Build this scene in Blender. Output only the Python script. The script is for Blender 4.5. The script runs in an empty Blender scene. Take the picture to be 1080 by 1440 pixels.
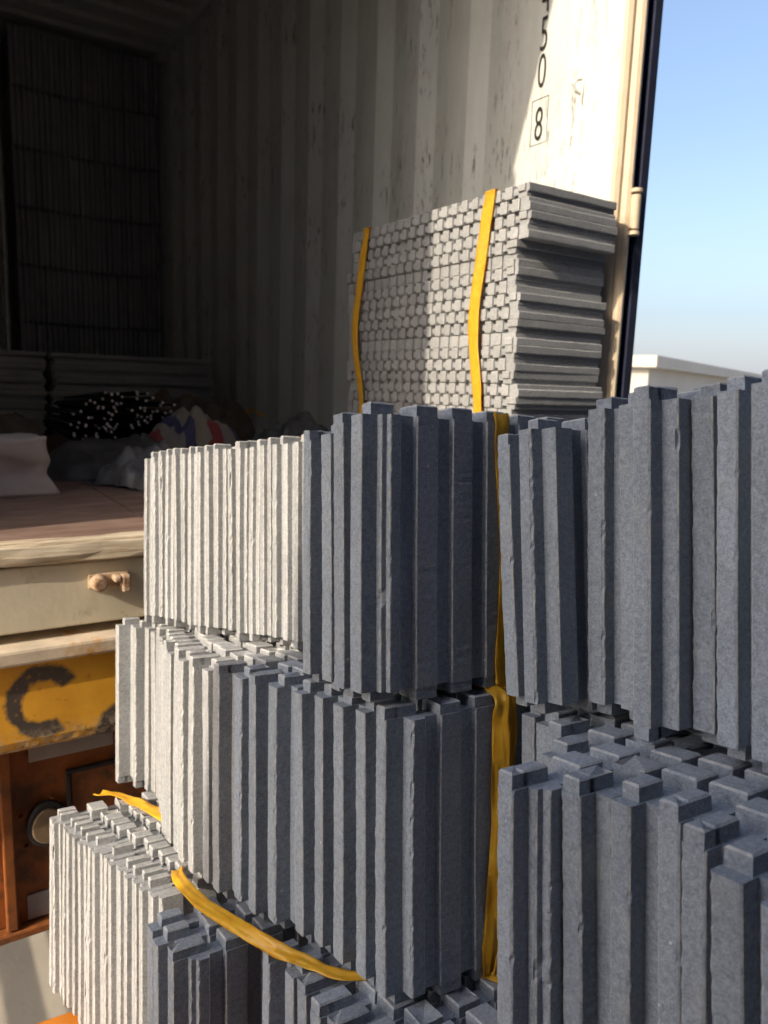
import bpy, bmesh, math, random
from mathutils import Vector, Matrix, noise
rnd = random.Random(7)
S = bpy.context.scene
COL = S.collection
R = math.radians

# ---------------------------------------------------------------- camera
H = 1.65
PITCH, ROLL = R(-9.46), R(1.94)
fw = Vector((0, math.cos(PITCH), math.sin(PITCH)))
u0 = Vector((1, 0, 0)).cross(fw)
rt = Vector((1, 0, 0)) * math.cos(ROLL) + u0 * math.sin(ROLL)
up = -Vector((1, 0, 0)) * math.sin(ROLL) + u0 * math.cos(ROLL)
CAM = Vector((0, 0, H))
cd = bpy.data.cameras.new('camera')
cam = bpy.data.objects.new('camera', cd); COL.objects.link(cam)
cam.matrix_world = Matrix(((rt.x, up.x, -fw.x, CAM.x), (rt.y, up.y, -fw.y, CAM.y), (rt.z, up.z, -fw.z, CAM.z), (0, 0, 0, 1)))
cd.sensor_fit = 'VERTICAL'; cd.sensor_height = 36; cd.sensor_width = 27
cd.lens = 36 * 1050 / 1440
cd.clip_start = 0.02; cd.clip_end = 2000
cd.dof.use_dof = True; cd.dof.focus_distance = 0.72; cd.dof.aperture_fstop = 10
S.camera = cam

# ---------------------------------------------------------------- sky, sun, exposure
SUN_TRAVEL = Vector((0.732, 0.681, 0)).normalized()
ELEV = R(29.5)
w = bpy.data.worlds.new('World'); S.world = w; w.use_nodes = True
nt = w.node_tree; nt.nodes.clear()
sky = nt.nodes.new('ShaderNodeTexSky'); sky.sky_type = 'NISHITA'; sky.sun_disc = False
sky.sun_elevation = ELEV
sky.sun_rotation = math.atan2(-SUN_TRAVEL.x, -SUN_TRAVEL.y)
sky.air_density = 1.0; sky.dust_density = 5.5; sky.ozone_density = 2.8
bg = nt.nodes.new('ShaderNodeBackground'); bg.inputs['Strength'].default_value = 0.15
wo = nt.nodes.new('ShaderNodeOutputWorld')
hz = nt.nodes.new('ShaderNodeMix'); hz.data_type = 'RGBA'; hz.blend_type = 'ADD'; hz.inputs[0].default_value = 1.0
# pale haze towards the horizon, the same all the way round
tcw = nt.nodes.new('ShaderNodeTexCoord'); spw = nt.nodes.new('ShaderNodeSeparateXYZ'); nt.links.new(tcw.outputs['Generated'], spw.inputs[0])
hr = nt.nodes.new('ShaderNodeValToRGB'); nt.links.new(spw.outputs[2], hr.inputs[0])
hr.color_ramp.elements[0].position = 0.0; hr.color_ramp.elements[0].color = (2.2, 2.25, 2.5, 1)
hr.color_ramp.elements[1].position = 0.7; hr.color_ramp.elements[1].color = (0.10, 0.12, 0.15, 1)
el = hr.color_ramp.elements.new(0.10); el.color = (0.72, 0.72, 0.78, 1)
el = hr.color_ramp.elements.new(0.30); el.color = (0.30, 0.33, 0.39, 1)
nt.links.new(hr.outputs[0], hz.inputs[7])
nt.links.new(sky.outputs[0], hz.inputs[6]); nt.links.new(hz.outputs[2], bg.inputs['Color'])
nt.links.new(bg.outputs[0], wo.inputs['Surface'])
sd = bpy.data.lights.new('sun', 'SUN'); sd.energy = 2.7; sd.angle = R(0.5); sd.color = (1.0, 0.865, 0.67)
sun = bpy.data.objects.new('sun', sd); COL.objects.link(sun)
ray = Vector((SUN_TRAVEL.x * math.cos(ELEV), SUN_TRAVEL.y * math.cos(ELEV), -math.sin(ELEV)))
sun.rotation_euler = ray.to_track_quat('-Z', 'Y').to_euler()
sun.location = (-4, -4, 6)
S.view_settings.view_transform = 'Standard'; S.view_settings.look = 'None'
S.view_settings.exposure = 0.9; S.view_settings.gamma = 1
try: S.view_settings.use_curve_mapping = False
except Exception: pass
S.cycles.max_bounces = 7; S.cycles.diffuse_bounces = 6; S.cycles.glossy_bounces = 2; S.cycles.transmission_bounces = 2

# ---------------------------------------------------------------- material helpers
class NT:
    def __init__(s, name):
        s.m = bpy.data.materials.new(name); s.m.use_nodes = True
        s.t = s.m.node_tree; s.b = s.t.nodes['Principled BSDF']
    def n(s, typ, **kw):
        nd = s.t.nodes.new(typ)
        for k, v in kw.items():
            if k in nd.inputs: nd.inputs[k].default_value = v
            else: setattr(nd, k, v)
        return nd
    def l(s, a, b): s.t.links.new(a, b)
    def coord(s, kind='Object', scale=None):
        c = s.n('ShaderNodeTexCoord').outputs[kind]
        if scale:
            mp = s.n('ShaderNodeMapping'); mp.inputs['Scale'].default_value = scale
            s.l(c, mp.inputs['Vector']); return mp.outputs[0]
        return c
    def noise(s, scale, detail=4, rough=0.6, vec=None):
        nd = s.n('ShaderNodeTexNoise'); nd.inputs['Scale'].default_value = scale
        nd.inputs['Detail'].default_value = detail; nd.inputs['Roughness'].default_value = rough
        s.l(vec if vec is not None else s.coord(), nd.inputs['Vector']); return nd.outputs['Fac']
    def ramp(s, fac, stops):
        nd = s.n('ShaderNodeValToRGB'); cr = nd.color_ramp
        while len(cr.elements) < len(stops): cr.elements.new(0.5)
        for e, (p, c) in zip(cr.elements, stops):
            e.position = p; e.color = (*c, 1) if len(c) == 3 else c
        s.l(fac, nd.inputs['Fac']); return nd.outputs['Color']
    def mix(s, fac, a, b, blend='MIX'):
        nd = s.n('ShaderNodeMix'); nd.data_type = 'RGBA'; nd.blend_type = blend
        for sock, val in ((nd.inputs[0], fac), (nd.inputs[6], a), (nd.inputs[7], b)):
            if isinstance(val, bpy.types.NodeSocket): s.l(val, sock)
            elif isinstance(val, (int, float)): sock.default_value = val
            else: sock.default_value = (*val, 1)
        return nd.outputs[2]
    def math(s, op, a, b=None, clamp=False):
        nd = s.n('ShaderNodeMath'); nd.operation = op; nd.use_clamp = clamp
        for i, v in enumerate((a, b)):
            if v is None: continue
            if isinstance(v, bpy.types.NodeSocket): s.l(v, nd.inputs[i])
            else: nd.inputs[i].default_value = v
        return nd.outputs[0]
    def mr(s, v, a, b, c=0, d=1):
        nd = s.n('ShaderNodeMapRange'); s.l(v, nd.inputs[0])
        for i, x in enumerate((a, b, c, d)): nd.inputs[i + 1].default_value = x
        return nd.outputs[0]
    def bump(s, h, strength, dist):
        nd = s.n('ShaderNodeBump'); nd.inputs['Strength'].default_value = strength; nd.inputs['Distance'].default_value = dist
        s.l(h, nd.inputs['Height']); s.l(nd.outputs[0], s.b.inputs['Normal'])
    def base(s, c):
        if isinstance(c, bpy.types.NodeSocket): s.l(c, s.b.inputs['Base Color'])
        else: s.b.inputs['Base Color'].default_value = (*c, 1)
    def rough(s, v): s.b.inputs['Roughness'].default_value = v

def simple(name, c, rough=0.7, var=0.25, scale=12, bump=0.0, bscale=None, metallic=0.0, dirt=None, dthr=(0.55, 0.75), dscale=6):
    k = NT(name); f = k.noise(scale, 5)
    lo = tuple(x * (1 - var) for x in c); hi = tuple(min(1, x * (1 + var)) for x in c)
    col = k.ramp(f, [(0.3, lo), (0.7, hi)])
    if dirt:
        m = k.mr(k.noise(dscale, 6, 0.7), *dthr); col = k.mix(m, col, dirt)
    k.base(col); k.rough(rough); k.b.inputs['Metallic'].default_value = metallic
    if bump: k.bump(k.noise(bscale or scale * 6, 4), bump, 0.002)
    return k.m

def slab_material(name, c, var=0.09, far=False):
    k = NT(name)
    oi = k.n('ShaderNodeObjectInfo')
    vec = k.n('ShaderNodeVectorMath'); vec.operation = 'ADD'
    k.l(k.coord(), vec.inputs[0])
    sc = k.n('ShaderNodeVectorMath'); sc.operation = 'SCALE'; sc.inputs['Scale'].default_value = 7.3
    cmb = k.n('ShaderNodeCombineXYZ'); k.l(oi.outputs['Random'], cmb.inputs[0]); k.l(oi.outputs['Random'], cmb.inputs[2])
    k.l(cmb.outputs[0], sc.inputs[0]); k.l(sc.outputs[0], vec.inputs[1]); v = vec.outputs[0]
    fine = k.noise(560, 2, 0.7, v)
    mid = k.noise(210, 2, 0.7, v)
    big = k.noise(9, 2, 0.6, v)
    s = k.math('ADD', k.math('MULTIPLY', fine, 0.55), k.math('MULTIPLY', mid, 0.45))
    col = k.ramp(s, [(0.34, tuple(x * 0.68 for x in c)), (0.5, c), (0.66, tuple(min(1, x * 1.3) for x in c))])
    tone = k.mr(big, 0.3, 0.7, 0.90, 1.08)
    rv = k.mr(oi.outputs['Random'], 0, 1, 1 - var, 1 + var)
    hs = k.n('ShaderNodeHueSaturation'); k.l(col, hs.inputs['Color']); k.l(k.math('MULTIPLY', tone, rv), hs.inputs['Value'])
    # dusty worn arrises and scattered pale grains
    at = k.n('ShaderNodeAttribute'); at.attribute_name = 'wear'
    wm = k.math('MULTIPLY', at.outputs['Fac'], k.mr(k.noise(90, 3, 0.7, v), 0.35, 0.62, 0.1, 0.85))
    col2 = k.mix(wm, hs.outputs[0], (0.62, 0.60, 0.57))
    col2 = k.mix(k.mr(k.noise(22, 4, 0.65, v), 0.56, 0.74, 0, 0.38), col2, (0.46, 0.45, 0.43))
    vo = k.n('ShaderNodeTexVoronoi'); vo.inputs['Scale'].default_value = 55; k.l(v, vo.inputs['Vector'])
    dots = k.mr(vo.outputs['Distance'], 0.05, 0.085, 0.75, 0)
    dots = k.math('MULTIPLY', dots, k.mr(k.noise(14, 2, 0.5, v), 0.56, 0.62))
    col3 = k.mix(dots, col2, (0.75, 0.73, 0.70))
    k.base(col3); k.rough(0.88); k.b.inputs['Specular IOR Level'].default_value = 0.25
    k.bump(fine if not far else mid, 0.6, 0.0011)
    return k.m

M = {}
M['slab'] = slab_material('grey_foam_slab', (0.300, 0.336, 0.388), 0.13)  # blue of the open shade is put into this slab colour
M['slab_pale'] = slab_material('pale_grey_slab', (0.385, 0.385, 0.390), 0.06)  # same slabs made paler to brighten the dim cargo inside
M['slab_warm'] = slab_material('sun_tinted_slab', (0.322, 0.330, 0.343), 0.10)  # less blue twin: warmth of the sunlight put into the slab colour
M['tape'] = None
def tape_material():
    k = NT('yellow_strap_film')
    f = k.noise(60, 3)
    k.base(k.ramp(f, [(0.3, (0.78, 0.40, 0.02)), (0.7, (0.90, 0.55, 0.05))]))
    k.rough(0.38); k.b.inputs['Transmission Weight'].default_value = 0.0
    k.bump(k.noise(45, 3, vec=k.coord('Object')), 0.35, 0.004)
    tr = k.n('ShaderNodeBsdfTranslucent'); tr.inputs['Color'].default_value = (0.8, 0.42, 0.03, 1)
    mx = k.n('ShaderNodeMixShader'); mx.inputs[0].default_value = 0.28
    out = k.t.nodes['Material Output']
    k.l(k.b.outputs[0], mx.inputs[1]); k.l(tr.outputs[0], mx.inputs[2]); k.l(mx.outputs[0], out.inputs['Surface'])
    return k.m
M['tape'] = tape_material()

def wall_material():
    k = NT('container_wall_paint')
    o = k.coord()
    st = k.coord('Object', (6, 6, 0.9))
    col = k.ramp(k.noise(3, 4, vec=st), [(0.3, (0.62, 0.63, 0.60)), (0.7, (0.72, 0.73, 0.70))])
    # scuffs: dark vertical smears where cargo rubbed
    sm = k.mr(k.noise(7, 6, 0.75, k.coord('Object', (9, 9, 1.6))), 0.55, 0.64, 0, 1)
    area = k.mr(k.noise(2.6, 3, 0.5), 0.47, 0.60)
    col = k.mix(k.math('MULTIPLY', k.math('MULTIPLY', sm, area), 0.92), col, (0.10, 0.085, 0.075))
    dust = k.mr(k.noise(5, 5, 0.7), 0.5, 0.8, 0, 0.35)
    col = k.mix(dust, col, (0.42, 0.37, 0.30))
    k.base(col); k.rough(0.5); k.bump(k.noise(14, 4), 0.25, 0.004)
    return k.m
M['wall'] = wall_material()
M['post'] = simple('weathered_cream_steel', (0.62, 0.51, 0.37), 0.6, 0.15, 9, 0.2, 60, dirt=(0.30, 0.17, 0.08), dthr=(0.60, 0.78), dscale=11)
M['rusty'] = simple('rusty_cast_steel', (0.46, 0.33, 0.22), 0.75, 0.25, 30, 0.5, 120, dirt=(0.20, 0.09, 0.04), dthr=(0.48, 0.66), dscale=40)
M['navy'] = simple('navy_door_paint', (0.014, 0.026, 0.10), 0.5, 0.3, 20)
M['rubber'] = simple('black_rubber', (0.010, 0.014, 0.04), 0.8, 0.3, 30)
M['sill'] = simple('khaki_sill_paint', (0.62, 0.56, 0.43), 0.6, 0.12, 7, 0.25, 70, dirt=(0.24, 0.16, 0.09), dthr=(0.58, 0.78), dscale=12)
def threshold_material():
    k = NT('worn_sill_lip')
    v = k.coord('Object', (30, 2.2, 60))
    g = k.noise(2.4, 6, 0.75, v)
    col = k.ramp(g, [(0.32, (0.17, 0.105, 0.06)), (0.48, (0.50, 0.41, 0.29)), (0.7, (0.72, 0.65, 0.52))])
    k.base(col); k.rough(0.8); k.bump(g, 0.5, 0.003); return k.m
M['lip'] = threshold_material()
def ply_material():
    k = NT('plywood_floor')
    g = k.noise(3, 6, 0.7, k.coord('Object', (8, 2.0, 8)))
    col = k.ramp(g, [(0.25, (0.11, 0.065, 0.048)), (0.5, (0.21, 0.13, 0.10)), (0.8, (0.34, 0.24, 0.20))])
    k.base(col); k.rough(0.8); k.bump(g, 0.4, 0.004); return k.m
M['ply'] = ply_material()
def beam_material():
    # chipped yellow paint with a sprayed black letter C and the start of a second letter
    k = NT('chipped_yellow_paint')
    c = k.coord(); sp = k.n('ShaderNodeSeparateXYZ'); k.l(c, sp.inputs[0]); y, z = sp.outputs[1], sp.outputs[2]
    wob = k.math('MULTIPLY', k.math('SUBTRACT', k.noise(38, 4, 0.6), 0.5), 0.022)
    dy = k.math('SUBTRACT', y, 1.409); dz = k.math('MULTIPLY', k.math('SUBTRACT', z, -0.283), 0.92)
    rr = k.math('SQRT', k.math('ADD', k.math('MULTIPLY', dy, dy), k.math('MULTIPLY', dz, dz)))
    ring = k.math('ABSOLUTE', k.math('SUBTRACT', k.math('ADD', rr, wob), 0.050))
    ringm = k.mr(ring, 0.010, 0.017, 1, 0)
    # opening of the C on its right-hand side (towards smaller y)
    ang = k.n('ShaderNodeMath'); ang.operation = 'ARCTAN2'; k.l(dz, ang.inputs[0]); k.l(k.math('MULTIPLY', dy, -1), ang.inputs[1])
    gap = k.mr(k.math('ABSOLUTE', k.math('ADD', ang.outputs[0], 0.25)), 0.72, 0.86)
    cm = k.math('MULTIPLY', ringm, gap)
    d2y = k.math('SUBTRACT', y, 1.255); d2z = k.math('SUBTRACT', z, -0.375)
    r2 = k.math('SQRT', k.math('ADD', k.math('MULTIPLY', d2y, d2y), k.math('MULTIPLY', d2z, d2z)))
    s2 = k.mr(k.math('ADD', r2, wob), 0.066, 0.076, 1, 0)
    ink = k.math('MAXIMUM', cm, s2)
    chipn = k.noise(75, 6, 0.75)
    paint = k.ramp(k.noise(10, 4), [(0.3, (0.62, 0.29, 0.02)), (0.7, (0.80, 0.41, 0.035))])
    paint = k.mix(k.mr(k.noise(55, 5, 0.7), 0.62, 0.72, 0, 0.7), paint, (0.22, 0.10, 0.03))
    spots = k.mr(chipn, 0.50, 0.44)
    col = k.mix(k.math('MULTIPLY', ink, k.mr(chipn, 0.30, 0.40)), paint, (0.065, 0.052, 0.045))
    low = k.mr(z, -0.325, -0.372)
    flake = k.math('MULTIPLY', low, k.mr(k.noise(85, 5, 0.8), 0.45, 0.55))
    col = k.mix(flake, col, (0.48, 0.39, 0.27))
    flake2 = k.math('MULTIPLY', low, k.mr(k.noise(70, 5, 0.8, k.coord('Object', (1.3, 1.1, 1.2))), 0.55, 0.62))
    col = k.mix(flake2, col, (0.13, 0.075, 0.04))
    k.base(col); k.rough(0.6)
    k.bump(k.math('ADD', k.math('MULTIPLY', k.noise(85, 5, 0.8), k.math('ADD', low, 0.12)), k.math('MULTIPLY', k.noise(25, 3), 0.25)), 0.55, 0.004)
    return k.m
M['beam'] = beam_material()
M['beam_lip'] = simple('worn_pale_lip', (0.60, 0.50, 0.38), 0.7, 0.2, 16, 0.4, 70, dirt=(0.55, 0.25, 0.04), dthr=(0.6, 0.72), dscale=10)
M['orange'] = simple('orange_chassis_paint', (0.25, 0.075, 0.014), 0.6, 0.35, 8, 0.3, 50, dirt=(0.07, 0.035, 0.018), dthr=(0.47, 0.66), dscale=12)
M['orange_bright'] = simple('orange_platform_paint', (0.60, 0.20, 0.02), 0.5, 0.15, 8, 0.15, 50, dirt=(0.22, 0.10, 0.03), dthr=(0.6, 0.75), dscale=9)
M['plate'] = simple('dull_reflector_plate', (0.36, 0.33, 0.32), 0.35, 0.12, 20)
M['black'] = simple('black_trim', (0.02, 0.02, 0.022), 0.6, 0.3, 20)
M['lamp'] = simple('dusty_lamp_lens', (0.20, 0.14, 0.085), 0.6, 0.3, 30)
M['ink'] = simple('black_stencil_ink', (0.02, 0.02, 0.018), 0.6, 0.2, 60)
M['ground'] = simple('dusty_concrete', (0.34, 0.31, 0.26), 0.9, 0.2, 1.5, 0.4, 40, dirt=(0.26, 0.22, 0.17), dthr=(0.5, 0.75), dscale=0.8)
M['plaster'] = simple('pale_plaster', (0.42, 0.395, 0.355), 0.85, 0.06, 0.6)
M['shed'] = simple('dark_blue_sheeting', (0.012, 0.017, 0.042), 0.6, 0.2, 2)  # added shed only; its dark blue deepens the shaded slab faces
M['wood'] = simple('rough_timber', (0.28, 0.2, 0.12), 0.8, 0.3, 14)
M['tarp'] = simple('dark_tarpaulin', (0.055, 0.052, 0.055), 0.55, 0.35, 14, 0.3, 40)
M['blanket'] = simple('brown_sacking', (0.11, 0.085, 0.068), 0.85, 0.35, 14, 0.4, 60)
M['film'] = simple('crumpled_grey_film', (0.13, 0.13, 0.14), 0.35, 0.5, 22, 0.5, 40)
M['sack'] = simple('dusty_white_sack', (0.50, 0.44, 0.41), 0.85, 0.12, 14, 0.3, 80)
M['rod'] = simple('black_rod', (0.012, 0.012, 0.013), 0.5, 0.3, 20)
M['tip'] = simple('white_rod_end', (0.80, 0.72, 0.71), 0.6, 0.1, 200)
def stripe_material():
    k = NT('striped_woven_cloth')
    sp = k.n('ShaderNodeSeparateXYZ'); k.l(k.coord(), sp.inputs[0])
    t = k.math('FRACT', k.math('MULTIPLY', k.math('ADD', sp.outputs[1], k.math('MULTIPLY', k.noise(11, 3), 0.09)), 5.2))
    nd = k.n('ShaderNodeValToRGB'); nd.color_ramp.interpolation = 'CONSTANT'; k.l(t, nd.inputs[0])
    cs = [(0, (0.26, 0.045, 0.05)), (0.24, (0.26, 0.23, 0.19)), (0.46, (0.06, 0.06, 0.13)), (0.72, (0.22, 0.20, 0.19))]
    while len(nd.color_ramp.elements) < 4: nd.color_ramp.elements.new(0.5)
    for e, (p, c) in zip(nd.color_ramp.elements, cs): e.position = p; e.color = (*c, 1)
    k.base(nd.outputs[0]); k.rough(0.8); k.bump(k.noise(300, 2), 0.3, 0.001); return k.m
M['stripe'] = stripe_material()

# ---------------------------------------------------------------- mesh helpers
class MB:
    def __init__(s): s.v = []; s.f = []; s.smooth = False
    def box(s, a, b, mat=None):
        i = len(s.v)
        P = [Vector((x, y, z)) for z in (a[2], b[2]) for y in (a[1], b[1]) for x in (a[0], b[0])]
        s.v += [mat @ p for p in P] if mat else P
        s.f += [tuple(i + k for k in q) for q in ((0, 2, 3, 1), (4, 5, 7, 6), (0, 1, 5, 4), (2, 6, 7, 3), (0, 4, 6, 2), (1, 3, 7, 5))]
        return s
    def prism(s, pts, axis, lo, hi):
        # closed polygon pts (2-D) swept along axis ('x','y','z')
        n = len(pts); i = len(s.v)
        def mk(p, t): return {'z': Vector((p[0], p[1], t)), 'y': Vector((p[0], t, p[1])), 'x': Vector((t, p[0], p[1]))}[axis]
        s.v += [mk(p, lo) for p in pts] + [mk(p, hi) for p in pts]
        for k in range(n):
            j = (k + 1) % n; s.f.append((i + k, i + j, i + n + j, i + n + k))
        s.f.append(tuple(i + k for k in reversed(range(n)))); s.f.append(tuple(i + n + k for k in range(n)))
        return s
    def cyl(s, p0, p1, r0, r1=None, seg=16, caps=True):
        r1 = r0 if r1 is None else r1
        p0, p1 = Vector(p0), Vector(p1); d = (p1 - p0).normalized()
        a = d.orthogonal().normalized(); b = d.cross(a); i = len(s.v)
        for p, r in ((p0, r0), (p1, r1)):
            for k in range(seg):
                t = 2 * math.pi * k / seg; s.v.append(p + (a * math.cos(t) + b * math.sin(t)) * r)
        for k in range(seg):
            j = (k + 1) % seg; s.f.append((i + k, i + j, i + seg + j, i + seg + k))
        if caps: s.f.append(tuple(i + k for k in reversed(range(seg)))); s.f.append(tuple(i + seg + k for k in range(seg)))
        return s
    def tube(s, pts, r, seg=8):
        for a, b in zip(pts, pts[1:]): s.cyl(a, b, r, r, seg)
        return s
    def mesh(s, name, mat):
        me = bpy.data.meshes.new(name); me.from_pydata([tuple(p) for p in s.v], [], s.f); me.materials.append(mat)
        bm = bmesh.new(); bm.from_mesh(me); bmesh.ops.recalc_face_normals(bm, faces=bm.faces); bm.to_mesh(me); bm.free()
        me.update(); return me
    def build(s, name, mat, parent=None, bevel=0.0, segs=2, smooth=False):
        o = add(name, s.mesh(name, mat), parent)
        if bevel:
            md = o.modifiers.new('bevel', 'BEVEL'); md.width = bevel; md.segments = segs; md.limit_method = 'ANGLE'; md.angle_limit = R(40)
        if smooth:
            for p in o.data.polygons: p.use_smooth = True
        return o
def add(name, me, parent=None):
    o = bpy.data.objects.new(name, me); COL.objects.link(o)
    if parent: o.parent = parent
    return o
def thing(name, label, cat, mw=None, group=None):
    o = bpy.data.objects.new(name, None); COL.objects.link(o); o.empty_display_size = 0.05
    if mw is not None: o.matrix_world = mw
    tag(o, label, cat, group); return o
def tag(o, label, cat, group=None):
    o['label'] = label; o['category'] = cat
    if group: o['group'] = group
    return o

# container frame: x = into the container, y = to the left across the doorway, z = up from its floor
AZ = R(33.1917)
CU = Vector((-math.sin(AZ), math.cos(AZ), 0)); CV = Vector((-math.cos(AZ), -math.sin(AZ), 0))
P0 = Vector((0.57214, 2.0449, 1.363))
CM = Matrix(((CU.x, CV.x, 0, P0.x), (CU.y, CV.y, 0, P0.y), (0, 0, 1, P0.z), (0, 0, 0, 1)))
# frame of the leaning foreground stacks: x = along the slabs, y = from slab to slab (away), z = up the stack
E_ = rt * 0.8359 + fw * 0.5489; D_ = rt * -0.5489 + fw * 0.8359
N_ = CAM + rt * -0.0126 + fw * 0.66
SM = Matrix(((E_.x, D_.x, up.x, N_.x), (E_.y, D_.y, up.y, N_.y), (E_.z, D_.z, up.z, N_.z), (0, 0, 0, 1)))

# ---------------------------------------------------------------- ground
def ground():
    me = bpy.data.meshes.new('ground'); s = 600
    me.from_pydata([(-s, -s, 0), (s, -s, 0), (s, s, 0), (-s, s, 0)], [], [(0, 1, 2, 3)]); me.materials.append(M['ground'])
    o = add('ground', me); o['kind'] = 'structure'
ground()

# ---------------------------------------------------------------- shipping container
LEN = 5.9; WID = 2.352; HGT = 2.39
def sheet(profile, axis_vals, th, off):
    """profile: list of (s, r); swept in z between axis_vals; thickness th towards off"""
    pts = list(profile) + [(s, r + off * th) for s, r in reversed(profile)]
    return MB().prism(pts, 'z', *axis_vals)
def corr(s0, s1, pitch=0.278, depth=0.044):
    out = []; s = s0
    while s < s1:
        for ds, r in ((0, 0), (0.05, -depth), (0.142, -depth), (0.192, 0)):
            out.append((s + ds, r))
        s += pitch
    return out
def container():
    root = thing('shipping_container', 'open shipping container with grimy cream ribbed inside walls behind the slab stacks', 'container', CM)
    # right wall: rear plate with groove, flat number panel, then ribs
    prof = [(0.014, 0.004), (0.134, 0.004), (0.150, -0.018), (0.172, -0.022), (0.196, 0.0), (0.430, 0.0)] + [(s + 0.430 + 0.02, r) for s, r in corr(0, LEN - 0.6)]
    wall = sheet(prof, (0.0, HGT), 0.003, -1).build('right_wall', M['wall'], root)
    profl = [(0.014, WID)] + [(s + 0.25, WID - r) for s, r in corr(0, LEN - 0.4)]
    sheet(profl, (0.0, HGT), 0.003, 1).build('left_wall', M['wall'], root)
    MB().box((LEN, -0.03, 0), (LEN + 0.04, WID + 0.03, HGT)).build('end_wall', M['wall'], root)
    # roof with shallow cross ribs
    pr = [(0.14, HGT)]; s = 0.2
    while s < LEN - 0.2:
        pr += [(s, HGT), (s + 0.02, HGT + 0.022), (s + 0.11, HGT + 0.022), (s + 0.13, HGT)]; s += 0.209
    pr += [(LEN, HGT)]
    MB().prism(pr + [(a, b + 0.003) for a, b in reversed(pr)], 'y', -0.036, WID + 0.036).build('roof', M['wall'], root)
    for y0, y1 in ((-0.06, 0.012), (WID - 0.012, WID + 0.06)):
        MB().box((0.02, y0, HGT - 0.05), (LEN, y1, HGT + 0.03)).build('roof_rail', M['wall'], root, 0.004)
    MB().box((-0.005, -0.055, 2.29), (0.14, WID + 0.055, 2.42)).build('door_header', M['post'], root, 0.006)
    # corner posts: plate returning into a rounded ridge
    def post(sgn, base):
        pts = [(0.013, 0.006), (0.004, 0.002), (-0.004, -0.008), (-0.003, -0.018), (-0.016, -0.024), (-0.022, -0.033), (-0.020, -0.042), (-0.008, -0.050), (-0.004, -0.058), (0.02, -0.060), (0.135, -0.060), (0.135, -0.034), (0.03, -0.034), (0.013, -0.012)]
        return [(a, base + sgn * b) for a, b in pts]
    p1 = MB().prism(post(1, 0), 'z', -0.16, 2.30).build('corner_post', M['post'], root, 0.002)
    MB().prism(post(-1, WID), 'z', -0.16, 2.30).build('corner_post', M['post'], root, 0.002)
    # hinge on the right post
    hg = MB(); hg.cyl((-0.030, -0.044, 0.715), (-0.030, -0.044, 0.800), 0.0125, seg=20)
    hinge = hg.build('hinge', M['post'], root, 0.002)
    hp = MB(); hp.cyl((-0.030, -0.044, 0.806), (-0.030, -0.044, 0.815), 0.015, seg=20); hp.cyl((-0.030, -0.044, 0.700), (-0.030, -0.044, 0.710), 0.015, seg=20)
    hp.box((-0.034, -0.06, 0.72), (-0.012, -0.05, 0.795))
    hp.build('hinge_pin', M['post'], hinge, 0.001)
    # right door folded right back along the outside
    door = MB().box((-0.012, -0.099, -0.02), (1.15, -0.072, 2.30)).build('door', M['navy'], root, 0.004)
    MB().box((-0.022, -0.096, -0.015), (-0.0125, -0.066, 2.295)).build('gasket', M['rubber'], door, 0.003)
    # lashing ring on the groove
    pts = [Vector((0.148, 0.002, 1.120)), Vector((0.150, 0.018, 1.114)), Vector((0.152, 0.026, 1.100)), Vector((0.150, 0.018, 1.087)), Vector((0.148, 0.002, 1.082))]
    MB().tube(pts, 0.0045, 10).build('lashing_ring', M['wall'], root)
    # floor sheets
    xs = [0.0, 1.16, 2.38, 3.6, 4.8, LEN - 0.002]
    for a, b in zip(xs, xs[1:]):
        for y0, y1 in ((0.008, 1.174), (1.178, WID - 0.008)):
            MB().box((a + 0.012 if a == 0 else a + 0.002, y0, -0.028), (b - 0.002, y1, 0.0)).build('floor_panel', M['ply'], root)
    # sill: rounded worn lip, flat face, lower flange
    lip = [(0.010, 0.004), (-0.012, 0.003), (-0.020, -0.004), (-0.024, -0.022), (-0.022, -0.034), (-0.006, -0.040), (0.010, -0.040)]
    n = 60; lb = MB(); 
    for k in range(n + 1):
        y = -0.06 + (WID + 0.12) * k / n
        for a, b in lip:
            lb.v.append(Vector((a + rnd.gauss(0, 0.0012), y, b + rnd.gauss(0, 0.0012))))
    m = len(lip)
    for k in range(n):
        for j in range(m):
            jj = (j + 1) % m; lb.f.append((k * m + j, k * m + jj, (k + 1) * m + jj, (k + 1) * m + j))
    lb.f.append(tuple(range(m))); lb.f.append(tuple(n * m + j for j in range(m)))
    lb.build('sill_lip', M['lip'], root)
    sill = MB().box((-0.010, -0.055, -0.158), (0.10, WID + 0.055, -0.041)).build('sill', M['sill'], root, 0.004)
    # locking-bar keepers on the sill
    for yc in (1.290, 0.42, 1.93):
        kp = MB(); kp.box((-0.016, yc - 0.036, -0.092), (-0.009, yc + 0.036, -0.064))
        kp.box((-0.040, yc - 0.034, -0.098), (-0.0155, yc - 0.018, -0.066)); kp.box((-0.040, yc - 0.0175, -0.078), (-0.0155, yc - 0.004, -0.066))
        kp.cyl((-0.0155, yc + 0.020, -0.079), (-0.042, yc + 0.020, -0.079), 0.016, 0.012, 20)
        kp.build('locking_bar_keeper', M['rusty'], root, 0.004)
    # inside number stencilled down the wall
    fc = bpy.data.curves.new('number', 'FONT')
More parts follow.
